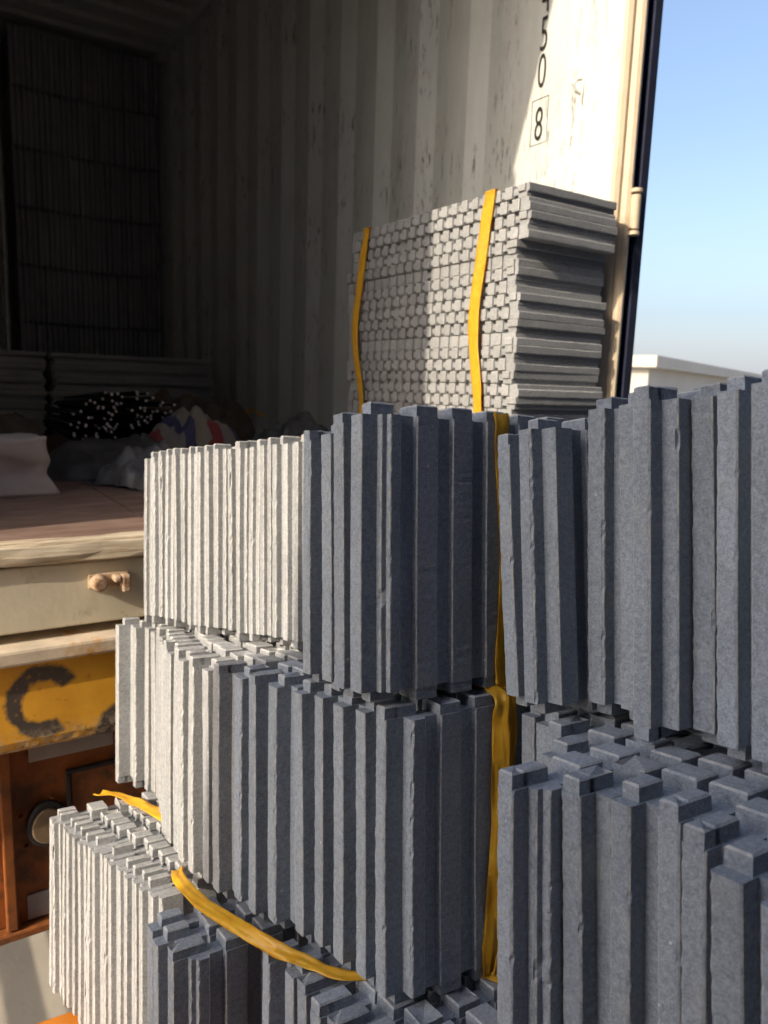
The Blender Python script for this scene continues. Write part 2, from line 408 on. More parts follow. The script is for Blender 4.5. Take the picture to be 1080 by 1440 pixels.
    for ch, z in (('4', 1.338), ('5', 1.241), ('0', 1.144), ('8', 1.003)):
        fc.body = ch; fc.size = 0.114; fc.offset = -0.0005; fc.align_x = 'CENTER'
        tmp = bpy.data.objects.new('t', fc); COL.objects.link(tmp)
        bpy.context.view_layer.update()
        dg = bpy.context.evaluated_depsgraph_get()
        me = bpy.data.meshes.new_from_object(tmp.evaluated_get(dg)); bpy.data.objects.remove(tmp)
        me.materials.clear(); me.materials.append(M['ink'])
        for vt in me.vertices:
            x, y = vt.co.x, vt.co.y
            vt.co = (0.302 - x * 0.62, 0.0022, z + y * 1.14)     # seen from inside the container
        add('painted_digit', me, wall)
    fr = MB(); y0, y1 = 0.0008, 0.0016
    for a, b in (((0.268, 0.992), (0.2690, 1.115)), ((0.3325, 0.992), (0.3335, 1.115)), ((0.269, 0.992), (0.3325, 0.993)), ((0.269, 1.114), (0.3325, 1.115))):
        fr.box((a[0], y0, a[1]), (b[0], y1, b[1]))
    fr.build('number_frame', M['ink'], wall)
    return root
container()

# ---------------------------------------------------------------- trailer under the container
def trailer():
    root = thing('truck_trailer', 'orange trailer chassis with chipped yellow rear beam under the container', 'trailer', CM.copy())
    W0, W1 = -0.05, WID + 0.05
    pts = [(-0.028, -0.211), (-0.028, -0.350), (-0.024, -0.364), (-0.012, -0.374), (0.004, -0.378), (0.12, -0.378), (0.12, -0.205), (-0.020, -0.205)]
    n = 150; b = MB(); m = len(pts)
    for k in range(n + 1):
        y = W0 + (W1 - W0) * k / n
        for j, (a, z) in enumerate(pts):
            q = 0.0005 if j in (2, 3, 4) else 0.0
            b.v.append(Vector((a + rnd.gauss(0, q), y, z + rnd.gauss(0, q))))
    for k in range(n):
        for j in range(m):
            jj = (j + 1) % m; b.f.append((k * m + j, k * m + jj, (k + 1) * m + jj, (k + 1) * m + j))
    b.f.append(tuple(range(m))); b.f.append(tuple(n * m + j for j in range(m)))
    b.build('rear_beam', M['beam'], root)
    MB().box((-0.046, W0, -0.206), (0.10, W1, -0.176)).build('beam_lip', M['beam_lip'], root, 0.006)
    panel = MB().box((0.055, W0 + 0.1, -0.762), (0.075, W1 - 0.1, -0.379)).build('rear_panel', M['orange'], root, 0.003)
    MB().box((0.03, W0 + 0.1, -0.778), (0.10, W1 - 0.1, -0.7625)).build('panel_flange', M['orange'], root, 0.003)
    MB().box((0.035, 1.462, -0.76), (0.0545, 1.482, -0.38)).build('stiffener', M['orange'], root, 0.003)
    MB().box((0.050, 1.276, -0.432), (0.0545, 1.430, -0.398)).build('reflector_plate', M['plate'], panel, 0.002)
    fr = MB()
    fr.box((0.043, 1.12, -0.470), (0.0545, 1.366, -0.463)); fr.box((0.043, 1.359, -0.640), (0.0545, 1.366, -0.4705)); fr.box((0.043, 1.12, -0.647), (0.0545, 1.366, -0.6405)); fr.box((0.043, 1.113, -0.647), (0.0545, 1.1199, -0.463))
    fr.build('hatch_frame', M['black'], panel, 0.001)
    MB().box((0.049, 1.13, -0.639), (0.0545, 1.357, -0.4715)).build('hatch', M['orange'], panel, 0.002)
    # pear-shaped lamp socket
    k = 28; pl = []
    for i in range(k):
        t = 2 * math.pi * i / k; rr = 0.042 * (1 + 0.18 * max(0, math.sin(t)) ** 3)
        pl.append((1.402 + rr * 0.9 * math.cos(t), -0.565 + rr * math.sin(t)))
    lamp = MB().prism(pl, 'x', 0.040, 0.0545).build('lamp_housing', M['black'], panel, 0.003)
    pl2 = [(1.402 + (a - 1.402) * 0.78, -0.565 + (z + 0.565) * 0.78) for a, z in pl]
    MB().prism(pl2, 'x', 0.034, 0.0395).build('lens', M['lamp'], lamp, 0.003)
    for a in range(5):
        t = 2 * math.pi * a / 5 + 0.5
        MB().cyl((0.046, 1.402 + 0.052 * math.cos(t), -0.565 + 0.054 * math.sin(t)), (0.0545, 1.402 + 0.052 * math.cos(t), -0.565 + 0.054 * math.sin(t)), 0.0035, seg=8).build('bolt', M['orange'], panel)
    pt = MB().box((0.051, 1.404, -0.757), (0.0545, 1.444, -0.705)).build('number_plate', M['plate'], panel, 0.001)
    for z in (-0.845, -0.765, -0.62):  # rails and posts added out of view to stripe the ground with shadow
        MB().box((0.12, WID - 0.06, z - 0.017), (1.0, WID - 0.02, z + 0.017)).build('shadow_rail', M['orange'], root, 0.004)
    for x in (0.16, 0.9):
        MB().box((x, WID - 0.10, -0.90), (x + 0.05, WID - 0.061, -0.17)).build('shadow_rail_post', M['orange'], root, 0.003)
    # chassis rails, axle and wheels further under the container
    for y in (0.55, WID - 0.55):
        MB().box((0.121, y - 0.07, -0.52), (5.6, y + 0.07, -0.16)).build('chassis_rail', M['orange'], root, 0.01)
    for x in (1.5, 2.75):
        MB().cyl((x, 0.05, -0.86), (x, WID - 0.05, -0.86), 0.06).build('axle', M['black'], root)
        for y in (0.02, 0.32, WID - 0.58, WID - 0.28):
            wh = MB().cyl((x, y, -0.86), (x, y + 0.26, -0.86), 0.50, seg=40).build('tyre', M['rubber'], root, 0.05, 3, True)
            MB().cyl((x, y - 0.002, -0.86), (x, y + 0.262, -0.86), 0.26, seg=28).build('rim', M['plate'], wh, 0.01)
    return root
trailer()

# ---------------------------------------------------------------- slabs
T = 0.0312
def slab_mesh(name, L, h, seed, segs=56, tenon=0.012, gw=0.017, gd=0.0055, detail=True, tongue=None, chips=5, flip=False, thick=None, laps=(0.013, 0.016), goff=0.0, mat='slab'):
    """ribbed slab: x = length, y = thickness, z = height (ribs run along z). Castellated top and bottom, lapped left end."""
    q = random.Random(seed)
    th = (thick or T) - 0.0006
    yb = tongue if tongue is not None else q.choice((0.42, 0.46, 0.5, 0.38)) * (thick or T)
    lap = q.uniform(*laps)
    g = gd
    P = []                                    # polygon corners, counter-clockwise
    sub = q.random() < 0.3 and not flip
    P.append((lap, 0.0))
    x = 0.036 + goff; pitch = 0.042
    near = []
    while x + gw < L - 0.02:
        near += [(x, 0.0), (x + 0.001, g), (x + gw - 0.001, g), (x + gw, 0.0)]; x += pitch
    P += near
    P += [(L, 0.0), (L, th)]
    P += [(a, th - b) for a, b in reversed(near)]
    P += [(0.0, th), (0.0, yb), (lap, yb)]
    if sub:                                   # a second, finer step in the lapped half
        P += [(lap, yb * 0.45), (lap + 0.006, yb * 0.45)]; P[0] = (lap + 0.006, 0.0)
    n = len(P)
    # inward bisectors, chamfer on convex corners
    ring = []; src = []
    c = 0.0011
    for i in range(n):
        a, b, d = Vector(P[i - 1]), Vector(P[i]), Vector(P[(i + 1) % n])
        e1, e2 = (b - a), (d - b)
        cross = e1.x * e2.y - e1.y * e2.x
        if cross > 0 and detail:
            inn = (-e1.normalized() + e2.normalized())
            cc = min(c, e1.length * 0.3, e2.length * 0.3)
            keep = 0.0026 if b.x < 0.03 and chips else 0          # crumbling stays at the arris, the faces stay flat
            if keep and e1.length > 0.0075: ring.append((b - e1.normalized() * keep, Vector((0, 0)), -1 - 2 * i))
            ring.append((b - e1.normalized() * cc, inn, i)); ring.append((b + e2.normalized() * cc, inn, i))
            if keep and e2.length > 0.0075: ring.append((b + e2.normalized() * keep, Vector((0, 0)), -2 - 2 * i))
        else:
            ring.append((b, Vector((0, 0)), i))
    m = len(ring)
    z0, z1 = tenon, h - tenon
    verts = []; wearf = []
    rough = {}
    for i in range(n):
        amp = 0.0002 if P[i][0] > 0.03 or not chips else q.choice((0.00012, 0.0002, 0.0003, 0.00055))
        rough[i] = [abs(q.gauss(0, amp)) for _ in range(segs + 1)]
        if P[i][0] < 0.03:
            for _ in range(q.choice((0, 0, 0, 1, 1)) if detail and chips else 0):
                k = q.randint(0, segs); dep = q.choice((0.0006, 0.001, 0.0014, 0.0022)); wd = q.randint(0, 1)
                for kk in range(max(0, k - wd), min(segs, k + wd) + 1): rough[i][kk] += dep * q.uniform(0.5, 1)
    bow = q.uniform(-0.0012, 0.0012); ph = q.uniform(0, 6)
    for k in range(segs + 1):
        z = z0 + (z1 - z0) * k / segs
        ox = bow * math.sin(math.pi * k / segs + ph * 0.1)
        for p, inn, i in ring:
            o = inn * rough[i][k] if detail and i >= 0 else Vector((0, 0))
            verts.append((p.x + o.x + ox, p.y + o.y, z))
    faces = []; wear = []
    for k in range(segs):
        for j in range(m):
            jj = (j + 1) % m
            faces.append((k * m + j, k * m + jj, (k + 1) * m + jj, (k + 1) * m + j))
            wear.append(1.0 if ring[j][2] == ring[jj][2] else 0.0)
    faces.append(tuple(reversed(range(m)))); wear.append(0.0)
    faces.append(tuple(segs * m + j for j in range(m))); wear.append(0.0)
    # raised teeth along both ends of the ribs
    if tenon:
        for side in (0, 1):
            x = 0.036 + goff - (pitch - gw) + 0.0003 - q.choice((0, 0, 0.02))
            while x < L - 0.03:
                x0, x1 = max(x, 0.0006), x + pitch - gw - 0.0006
                if x < 0.0: x1 = min(x1, 0.016)
                y0 = 0.0015; y1 = th - 0.0015
                if x0 < lap + 0.008: 
                    y0 = yb + 0.0012
                if q.random() > 0.06 and x1 - x0 > 0.006:
                    hh = tenon * q.uniform(0.86, 1.0); ch = 0.0014
                    j = [q.uniform(-0.0012, 0.0012) for _ in range(8)]
                    zb, zt = (z1 - 0.001, z1 + hh) if side else (z0 + 0.001, z0 - hh)
                    i0 = len(verts)
                    broken = q.random() < 0.18
                    zz = [zt] * 4
                    if broken: zz[q.randint(0, 3)] = zb + (zt - zb) * q.uniform(0.2, 0.6)
                    verts += [(x0, y0, zb), (x1, y0, zb), (x1, y1, zb), (x0, y1, zb)]
                    verts += [(x0 + j[0] * 0.4, y0, zt - (zt - zb) * 0.12), (x1 + j[1] * 0.4, y0, zt - (zt - zb) * 0.12), (x1 + j[2] * .4, y1, zt - (zt - zb) * 0.12), (x0 + j[3] * .4, y1, zt - (zt - zb) * 0.12)]
                    verts += [(x0 + ch, y0 + ch, zz[0]), (x1 - ch, y0 + ch, zz[1]), (x1 - ch, y1 - ch, zz[2]), (x0 + ch, y1 - ch, zz[3])]
                    for l in (0, 4):
                        for k in range(4):
                            kk = (k + 1) % 4; fq = (i0 + l + k, i0 + l + kk, i0 + l + 4 + kk, i0 + l + 4 + k)
                            faces.append(fq if side else tuple(reversed(fq))); wear.append(0.75 if l else 0.0)
                    fq = (i0 + 8, i0 + 9, i0 + 10, i0 + 11); faces.append(fq if side else tuple(reversed(fq))); wear.append(0.15)
                x += pitch if x > 0.0 else 0.02
    if flip:
        verts = [(a, th - b, c) for a, b, c in verts]; faces = [tuple(reversed(f)) for f in faces]
    me = bpy.data.meshes.new(name); me.from_pydata(verts, [], faces); me.materials.append(M[mat])
    at = me.attributes.new('wear', 'FLOAT', 'FACE'); at.data.foreach_set('value', wear)
    me.update(); return me

T2 = 0.0215
NEAR = [slab_mesh('slab', 0.80, 0.275, 100 + i) for i in range(12)]
MID = [slab_mesh('slab', 0.80, 0.275, 150 + i, laps=(0.016, 0.021)) for i in range(12)]
THIN = [slab_mesh('slab', 0.80, 0.275, 200 + i, laps=(0.0055, 0.009), thick=T2, gd=0.004, segs=40, mat='slab_warm') for i in range(12)]
SUNLIT = [m.copy() for m in MID]  # twins with the sunlight tint, for the middle tier's sunlit end
for m in SUNLIT: m.materials[0] = M['slab_warm']
def interp(tab, s):
    tab = sorted(tab)
    if s <= tab[0][0]: return tab[0][1]
    for (a, b), (c, d) in zip(tab, tab[1:]):
        if s <= c: return b + (d - b) * (s - a) / (c - a)
    return tab[-1][1]
def bundle(name, label, items, z, group, seed, STACK):
    """items: (position along the row, sideways offset, lean, drop)"""
    q = random.Random(seed)
    s0 = min(i[0] for i in items); l0 = sum(i[1] for i in items) / len(items)
    root = thing(name, label, 'slab bundle', SM @ Matrix.Translation((l0 + 0.3, s0, z)), group)
    last = -1
    for s, lat, lean, short in items:
        k = q.randrange(len(STACK))
        if k == last: k = (k + 1) % len(STACK)
        last = k
        o = add('slab', SUNLIT[k] if STACK is MID and s > 0.25 and z == ZB else STACK[k], root)
        o.location = (lat - l0 - 0.3, s - s0, q.uniform(-0.0015, 0.0015))
        o.scale.z = 1 - short
        o.rotation_euler = (lean + q.gauss(0, 0.0016), q.gauss(0, 0.0012), q.gauss(0, 0.003))
    root['org'] = (l0 + 0.3, s0, z)
    return root
GB = 'strapped bundles of grey ribbed slabs stacked outside the container'
def row(sfrom, sto, tab, jit, seed, T=T):
    q = random.Random(seed); out = []; s = sfrom
    while s <= sto + 1e-6:
        out.append((s, interp(tab, s) + q.uniform(-jit, jit), q.gauss(0, 0.004), 0)); s += T + q.choice((0, 0.0004, 0.0008, 0.0015, 0.003))
    return out
ZA, ZB, ZC = -0.176, -0.451, -0.726
A1 = bundle('slab_bundle', 'dark shaded slab bundle at top centre with its ribbed front face towards the viewer', [(a, b, c, h) for (a, b, c, _), h in zip(row(0.0, 0.112, [(0, 0.001), (0.1, 0.004)], 0.0045, 1), (0, 0.01, 0.035, 0.055))], ZA, GB, 11, MID)
A2 = bundle('slab_bundle', 'sunlit pale slab bundle at upper left, just in front of the container sill', row(0.205, 0.655, [(0.2, 0.084), (0.276, 0.071), (0.47, 0.018), (0.66, -0.019)], 0.0025, 2, T2), ZA, GB, 12, THIN)
B1 = bundle('slab_bundle', 'long middle tier slab bundle, sunlit left end and dark right end, under the top two', row(-0.0096, 0.725, [(-0.01, 0.022), (0.03, 0.018), (0.067, 0.016), (0.137, -0.008), (0.236, -0.033), (0.281, -0.045), (0.342, -0.05), (0.452, -0.036), (0.597, -0.0125), (0.66, -0.02), (0.70, -0.04)], 0.005, 3), ZB, GB, 13, MID)
C1 = bundle('slab_bundle', 'sunlit slab bundle at the bottom left corner with jagged pale top edges', row(0.335, 0.655, [(0.33, -0.089), (0.36, -0.098), (0.44, -0.111), (0.5, -0.126), (0.66, -0.158)], 0.003, 4, T2), ZC, GB, 14, THIN)
C2 = bundle('slab_bundle', 'short dark slab bundle at the bottom, in front of the sunlit corner bundle', row(0.192, 0.29, [(0.19, -0.112), (0.3, -0.117)], 0.003, 5), ZC, GB, 15, MID)
C3 = bundle('slab_bundle', 'lowest dark slab bundle crossed by loose yellow tape at the bottom centre', row(-0.095, 0.14, [(-0.1, 0.0), (0.0, -0.025), (0.08, -0.027), (0.116, -0.018), (0.146, -0.05)], 0.004, 6), ZC, GB, 16, MID)
ditems = [(-0.079, 0.117, -0.055, 0.09), (-0.112, 0.108, -0.035, 0.055)]
for s, l in ((-0.146, 0.149), (-0.178, 0.152), (-0.210, 0.128), (-0.242, 0.156), (-0.274, 0.139), (-0.306, 0.128), (-0.338, 0.122), (-0.370, 0.13), (-0.402, 0.12), (-0.434, 0.12)): ditems.append((s, l, 0, 0))
D1 = bundle('slab_bundle', 'big grey slab bundle at right, near top, its left two slabs leaning over', ditems, ZA, GB, 17, NEAR)
eitems = [(s, l, 0, 0.0) for s, l in ((-0.064, 0.150), (-0.096, 0.138), (-0.128, 0.118), (-0.160, 0.080), (-0.191, 0.006), (-0.223, 0.036), (-0.255, 0.048), (-0.287, 0.054), (-0.319, 0.034), (-0.351, 0.012), (-0.383, 0.006), (-0.415, 0.016), (-0.447, 0.01))]
E1 = bundle('slab_bundle', 'grey slab bundle at bottom right with toothed tops showing', eitems, ZB - 0.004, GB, 18, NEAR)
E2 = bundle('slab_bundle', 'lowest slab bundle hidden under the bottom right one', row(-0.447, -0.16, [(0, 0.02)], 0.004, 8), ZC - 0.004, GB, 19, NEAR)

# platform the stacks lean on
def platform():
    root = thing('loading_platform', 'orange steel platform edge under the bottom left slab bundle', 'platform', SM.copy())
    MB().box((-0.34, -0.62, -0.775), (0.85, 0.615, -0.735)).build('deck', M['orange_bright'], root, 0.004)
    inv = SM.inverted()
    for x, y in ((-0.2, -0.5), (0.75, -0.5), (-0.2, 0.5), (0.75, 0.5)):
        top = SM @ Vector((x, y, -0.776)); b = MB()
        b.box((top.x - 0.03, top.y - 0.03, 0.0), (top.x + 0.03, top.y + 0.03, top.z - 0.012), inv)
        b.build('leg', M['orange_bright'], root, 0.003)
platform()

# ---------------------------------------------------------------- straps
def ribbon(name, pts, width, wdirs, root, frame_off, sub=6, wob=0.0015, seed=0, thick=0.0004):
    """flat film through pts; wdirs give the across direction at every point (stack or container frame)"""
    q = random.Random(seed); P = [Vector(p) for p in pts]; W = [Vector(a).normalized() for a in wdirs]
    path = []
    for i in range(len(P) - 1):
        p0 = P[max(i - 1, 0)]; p1 = P[i]; p2 = P[i + 1]; p3 = P[min(i + 2, len(P) - 1)]
        for k in range(sub):
            t = k / sub
            c = 0.5 * ((2 * p1) + (p2 - p0) * t + (2 * p0 - 5 * p1 + 4 * p2 - p3) * t * t + (-p0 + 3 * p1 - 3 * p2 + p3) * t ** 3)
            path.append((c, W[i].lerp(W[i + 1], t).normalized()))
    path.append((P[-1], W[-1]))
    na = 6; v = []; f = []
    for i, (c, a) in enumerate(path):
        t = (path[min(i + 1, len(path) - 1)][0] - path[max(i - 1, 0)][0]).normalized()
        nrm = t.cross(a).normalized()
        wi = width * (1 + 0.12 * noise.noise(Vector((i * 0.35, seed, 0))))
        for j in range(na + 1):
            x = j / na - 0.5
            ff = wob * noise.noise(Vector((i * 0.22, j * 0.9, seed * 3.1))) * 1.6
            v.append(c + a * (x * wi) + nrm * ff - Vector(frame_off))
    for i in range(len(path) - 1):
        for j in range(na):
            f.append((i * (na + 1) + j, i * (na + 1) + j + 1, (i + 1) * (na + 1) + j + 1, (i + 1) * (na + 1) + j))
    me = bpy.data.meshes.new(name); me.from_pydata([tuple(p) for p in v], [], f); me.materials.append(M['tape'])
    for p in me.polygons: p.use_smooth = True
    o = add(name, me, root)
    md = o.modifiers.new('solid', 'SOLIDIFY'); md.thickness = thick; md.offset = 0
    return o
def off(root): return tuple(root['org'])
X = (1, 0, 0)
ribbon('strap', [(0.153, 0.15, 0.1005), (0.153, 0.05, 0.101), (0.153, 0.008, 0.1005), (0.153, -0.003, 0.092), (0.153, -0.004, 0.05), (0.159, -0.004, -0.05), (0.153, -0.004, -0.15), (0.157, -0.003, -0.173)], 0.019, [X] * 8, A1, off(A1), 8, 0.0012, 1)
ribbon('strap', [(0.146, 0.02, -0.1745), (0.142, -0.014, -0.178), (0.139, -0.017, -0.21), (0.135, -0.020, -0.30), (0.131, -0.016, -0.39), (0.128, -0.013, -0.447)], 0.017, [X, (1, -.3, 0), (0.8, -.5, 0), (0.6, -.7, 0), (0.8, -.6, 0), (1, -.1, 0)], B1, off(B1), 8, 0.0035, 2)
ribbon('strap', [(0.158, 0.02, -0.1765), (0.156, -0.013, -0.18), (0.150, -0.018, -0.25), (0.145, -0.022, -0.33), (0.139, -0.018, -0.42), (0.134, -0.015, -0.447)], 0.010, [X, X, (1, -.6, 0), (1, -.4, 0), (1, -.8, 0), X], B1, off(B1), 8, 0.003, 3)
ribbon('strap', [(0.19, 0.20, 0.1005), (0.17, 0.24, 0.101), (0.14, 0.30, 0.1008), (0.11, 0.36, 0.1005), (0.09, 0.45, 0.1002)], 0.022, [(0.9, 0.4, 0)] * 5, A2, off(A2), 8, 0.002, 9)
zt = ZC + 0.275
ribbon('strap', [(-0.052, 0.372, zt + 0.001), (-0.062, 0.335, zt + 0.006), (-0.060, 0.265, zt + 0.008), (-0.048, 0.2025, zt + 0.010), (-0.034, 0.155, zt + 0.008), (-0.022, 0.127, zt + 0.006), (-0.006, 0.098, zt + 0.004), (0.016, 0.064, zt + 0.002), (0.05, 0.045, zt + 0.001)], 0.0155, [(1, 0, 0.2), (0.9, 0.1, .3), (0.9, 0, 0.3), (0.8, .2, 0.5), (0.4, 0, 0.9), (0.8, 0, 0.5), (1, 0, 0.2), (0.9, .2, 0.2), (0.9, .2, 0)], C3, off(C3), 8, 0.0018, 4)
ribbon('strap', [(-0.075, 0.70, zt - 0.002), (-0.052, 0.655, zt + 0.004), (-0.032, 0.59, zt + 0.004), (-0.014, 0.515, zt + 0.003)], 0.019, [(1, 0, .1), (1, 0, 0.1), (1, 0, .3), (1, 0, .5)], C1, off(C1), 8, 0.003, 5)
ribbon('strap', [(0.132, -0.006, zt + 0.003), (0.14, -0.03, zt + 0.006), (0.15, -0.06, zt + 0.006), (0.16, -0.09, zt + 0.003)], 0.02, [X, (1, .2, .3), (1, 0, .4), X], C3, off(C3), 8, 0.003, 6)

# ---------------------------------------------------------------- bundle lying in the doorway
LYING = [slab_mesh('slab', 0.80, 0.31, 300 + i, segs=14, tongue=0.012, tenon=0.006, gw=0.0165, gd=0.008, goff=(0.0, 0.021)[i % 2], flip=bool(i % 2), laps=(0.005, 0.008), mat='slab_warm') for i in range(6)]
def lying():
    root = thing('slab_bundle', 'flat lying slab bundle with two yellow straps just inside the container doorway', 'slab bundle', CM @ Matrix.Translation((0.37, 0.19, 0.0)), 'slab bundles loaded in the container')
    q = random.Random(5); NL = 25
    for k in range(NL):
        o = add('slab', LYING[k % 6], root)
        sh = q.uniform(-0.003, 0.003) + (0.012 if k in (19, 20, 17, 18) else 0) - (0.016 if k >= 21 else 0) - (0.012 if k in (4, 5, 8, 9) else 0)
        o.location = (-0.40 + sh, 0.155 + q.uniform(-0.003, 0.003), k * T * 0.982)
        o.rotation_euler = (R(90), 0, q.gauss(0, 0.002))
    zt = NL * T * 0.982
    for s, bow, sd, wd in ((0.086, 0.030, 7, 0.034), (0.66, 0.045, 8, 0.028)):
        x = s - 0.37; y0, y1 = 0.163, -0.163
        pts = [(x + .004, y0, -0.0005), (x - 0.004, y0 + 0.001, 0.12), (x, y0 + 0.002, 0.26), (x + bow, y0 + 0.004, 0.44), (x + bow * .55, y0 + 0.003, 0.60), (x - .004, y0 + 0.001, zt - 0.02), (x - .006, y0 - 0.012, zt + 0.002), (x, 0, zt + 0.002), (x, y1 + 0.01, zt + 0.002), (x, y1, zt - 0.02), (x, y1, 0.3), (x, y1, 0.0)]
        wv = [(1, 0, 0)] * 2 + [(1, 0, .03), (1, 0.15, .05), (1, .3, -.1), (1, .1, -.1)] + [(1, 0, 0)] * 6
        ribbon('strap', pts, wd, wv, root, (0, 0, 0), 8, 0.0015, sd)
lying()

# ---------------------------------------------------------------- cargo deep inside
CARGO = slab_mesh('slab', 0.80, 0.343, 500, segs=2, tenon=0.010, chips=0, mat='slab_pale')
CARGO2 = slab_mesh('slab', 0.80, 0.343, 501, segs=2, tenon=0.010, chips=0, mat='slab_pale')
FLAT = [slab_mesh('slab', 0.31, 0.80, 520 + i, segs=10, tongue=0.012, tenon=0.010, flip=bool(i % 2), mat='slab_pale') for i in range(4)]
tiers = ['bottom', 'second', 'third', 'fourth', 'fifth', 'top']
def cargo():
    q = random.Random(9); G = 'slab bundles loaded in the container'
    for col, (r0, n, s0, word) in enumerate(((0.02, 28, 3.9, 'right hand'), (1.00, 30, 3.75, 'left hand'))):
        for t in range(6):
            z = 0.281 + 0.345 * t
            root = thing('slab_bundle', '%s tier of the dark %s cargo stack deep in the container' % (tiers[t], word), 'slab bundle', CM @ Matrix.Translation((s0, r0, z)), G)
            for k in range(n):
                o = add('slab', q.choice((CARGO, CARGO2)), root)
                o.location = (q.uniform(-0.008, 0.008), k * T * 1.02, -0.012 * math.sin(k / n * 3.0 + col))
    for r0, wd, s0, word in ((0.02, 0.9, 3.9, 'right hand'), (1.0, 0.95, 3.75, 'left hand')):
        root = thing('pallet', 'timber pallet under the %s cargo stack' % word, 'pallet', CM @ Matrix.Translation((s0, r0, 0)))
        for k in range(3): MB().box((0.02, k * (wd - 0.1) / 2, 0.0), (0.78, k * (wd - 0.1) / 2 + 0.1, 0.245)).build('bearer', M['wood'], root, 0.003)
        for k in range(5): MB().box((k * 0.165, 0, 0.2455), (k * 0.165 + 0.12, wd, 0.266)).build('plank', M['wood'], root, 0.002)
    # flat bundles end on in front of the stacks
    for r0, n, word in ((0.17, 13, 'right'), (0.995, 13, 'left')):
        root = thing('slab_bundle', 'low flat slab bundle on the container floor, %s one of two behind the rods' % word, 'slab bundle', CM @ Matrix.Translation((2.5, r0, 0)), G)
        for k in range(n):
            o = add('slab', FLAT[k % 4], root)
            o.location = (q.uniform(-.006, .006), 0.80 + q.uniform(-0.014, 0.014), k * T * 0.985); o.rotation_euler = (R(90), 0, q.gauss(0, 0.004))
cargo()

# ---------------------------------------------------------------- clutter on the container floor
def heap(name, label, cat, c, size, hgt, mat, seed, rot=0, freq=6, amp=0.35, group=None, fold=0.0):
    n = 44; v = []; f = []
    for i in range(n + 1):
        for j in range(n + 1):
            a, b = i / n * 2 - 1, j / n * 2 - 1
            d = (abs(a) ** 2.6 + abs(b) ** 2.6)
            base = max(0.0, 1 - d) ** 0.55
            p = Vector((a * size[0] * freq, b * size[1] * freq, seed * 1.7))
            nz = noise.fractal(p, 1.0, 2.1, 4) * amp + fold * abs(noise.noise(p * 1.7 + Vector((9, 3, 1)))) 
            ed = 1 + 0.14 * noise.noise(Vector((a * 2.2, b * 2.2, seed)))
            z = hgt * (base * (1 + nz) ) if d < 1 else 0.0
            z += 0.004 + 0.01 * abs(noise.noise(p * 2)) if d < 1.15 else 0.0
            v.append((a * size[0] * ed, b * size[1] * ed, max(0.002, z)))
    st = n + 1
    for i in range(n):
        for j in range(n): f.append((i * st + j, (i + 1) * st + j, (i + 1) * st + j + 1, i * st + j + 1))
    bot = len(v); 
    v += [(-size[0] * .8, -size[1] * .8, 0.001), (size[0] * .8, -size[1] * .8, 0.001), (size[0] * .8, size[1] * .8, 0.001), (-size[0] * .8, size[1] * .8, 0.001)]
    f.append((bot + 3, bot + 2, bot + 1, bot))
    me = bpy.data.meshes.new(name); me.from_pydata(v, [], f); me.materials.append(mat)
    for p in me.polygons: p.use_smooth = True
    o = add(name, me); o.matrix_world = CM @ Matrix.Translation(c) @ Matrix.Rotation(rot, 4, 'Z')
    return tag(o, label, cat, group)
heap('striped_cloth', 'red, white and blue striped cloth bundle on the container floor', 'cloth', (1.05, 0.77, 0.0), (0.14, 0.17), 0.145, M['stripe'], 3, 0.2, 9, 0.5, fold=0.45)
heap('tarpaulin', 'dark tarpaulin heap below the white-tipped rods', 'tarpaulin', (0.98, 1.04, 0.0), (0.20, 0.21), 0.075, M['tarp'], 5, -0.1, 9, 0.5, fold=0.5)
heap('plastic_film', 'crumpled grey film sheet trailing onto the container floor', 'film', (0.70, 0.98, 0.0), (0.15, 0.16), 0.075, M['film'], 8, 0.5, 10, 0.7, fold=0.7)
heap('sacking', 'brown sacking heap beside the rods, far left on the container floor', 'sacking', (1.45, 1.42, 0.0), (0.28, 0.26), 0.15, M['blanket'], 11, 0.1, 7, 0.5, fold=0.4)
heap('sacking', 'brown sacking heap behind the striped cloth near the ribbed wall', 'sacking', (1.75, 0.55, 0.0), (0.25, 0.30), 0.18, M['blanket'], 14, 0.1, 7, 0.5, fold=0.4)
heap('plastic_film', 'grey film heap against the ribbed wall behind the striped cloth', 'film', (1.25, 0.30, 0.0), (0.18, 0.16), 0.12, M['film'], 17, 0.3, 9, 0.6, fold=0.6)

def white_sack():
    bm = bmesh.new(); bmesh.ops.create_cube(bm, size=1)
    bmesh.ops.subdivide_edges(bm, edges=bm.edges[:], cuts=14, use_grid_fill=True)
    for vt in bm.verts:
        p = vt.co.copy(); z = p.z + 0.5
        p.x *= 0.20; p.y *= 0.24
        fl = 1 + 0.22 * max(0, 0.35 - z) * 2
        p.x *= fl; p.y *= fl
        nn = noise.fractal(Vector((p.x * 14, p.y * 14, z * 2)), 1, 2, 3)
        vt.co = Vector((p.x + nn * 0.010, p.y + 0.014 * noise.noise(Vector((p.x * 20, z * 4, 3))), max(0.0005, z * 0.138 + nn * 0.006 * (1 if z > 0.1 else 0))))
    me = bpy.data.meshes.new('white_sack'); bm.to_mesh(me); bm.free(); me.materials.append(M['sack'])
    for p in me.polygons: p.use_smooth = True
    o = add('white_sack', me); o.matrix_world = CM @ Matrix.Translation((0.66, 1.42, 0.0)) @ Matrix.Rotation(0.05, 4, 'Z')
    tag(o, 'dusty white block-shaped sack at the far left on the container floor', 'sack')
white_sack()

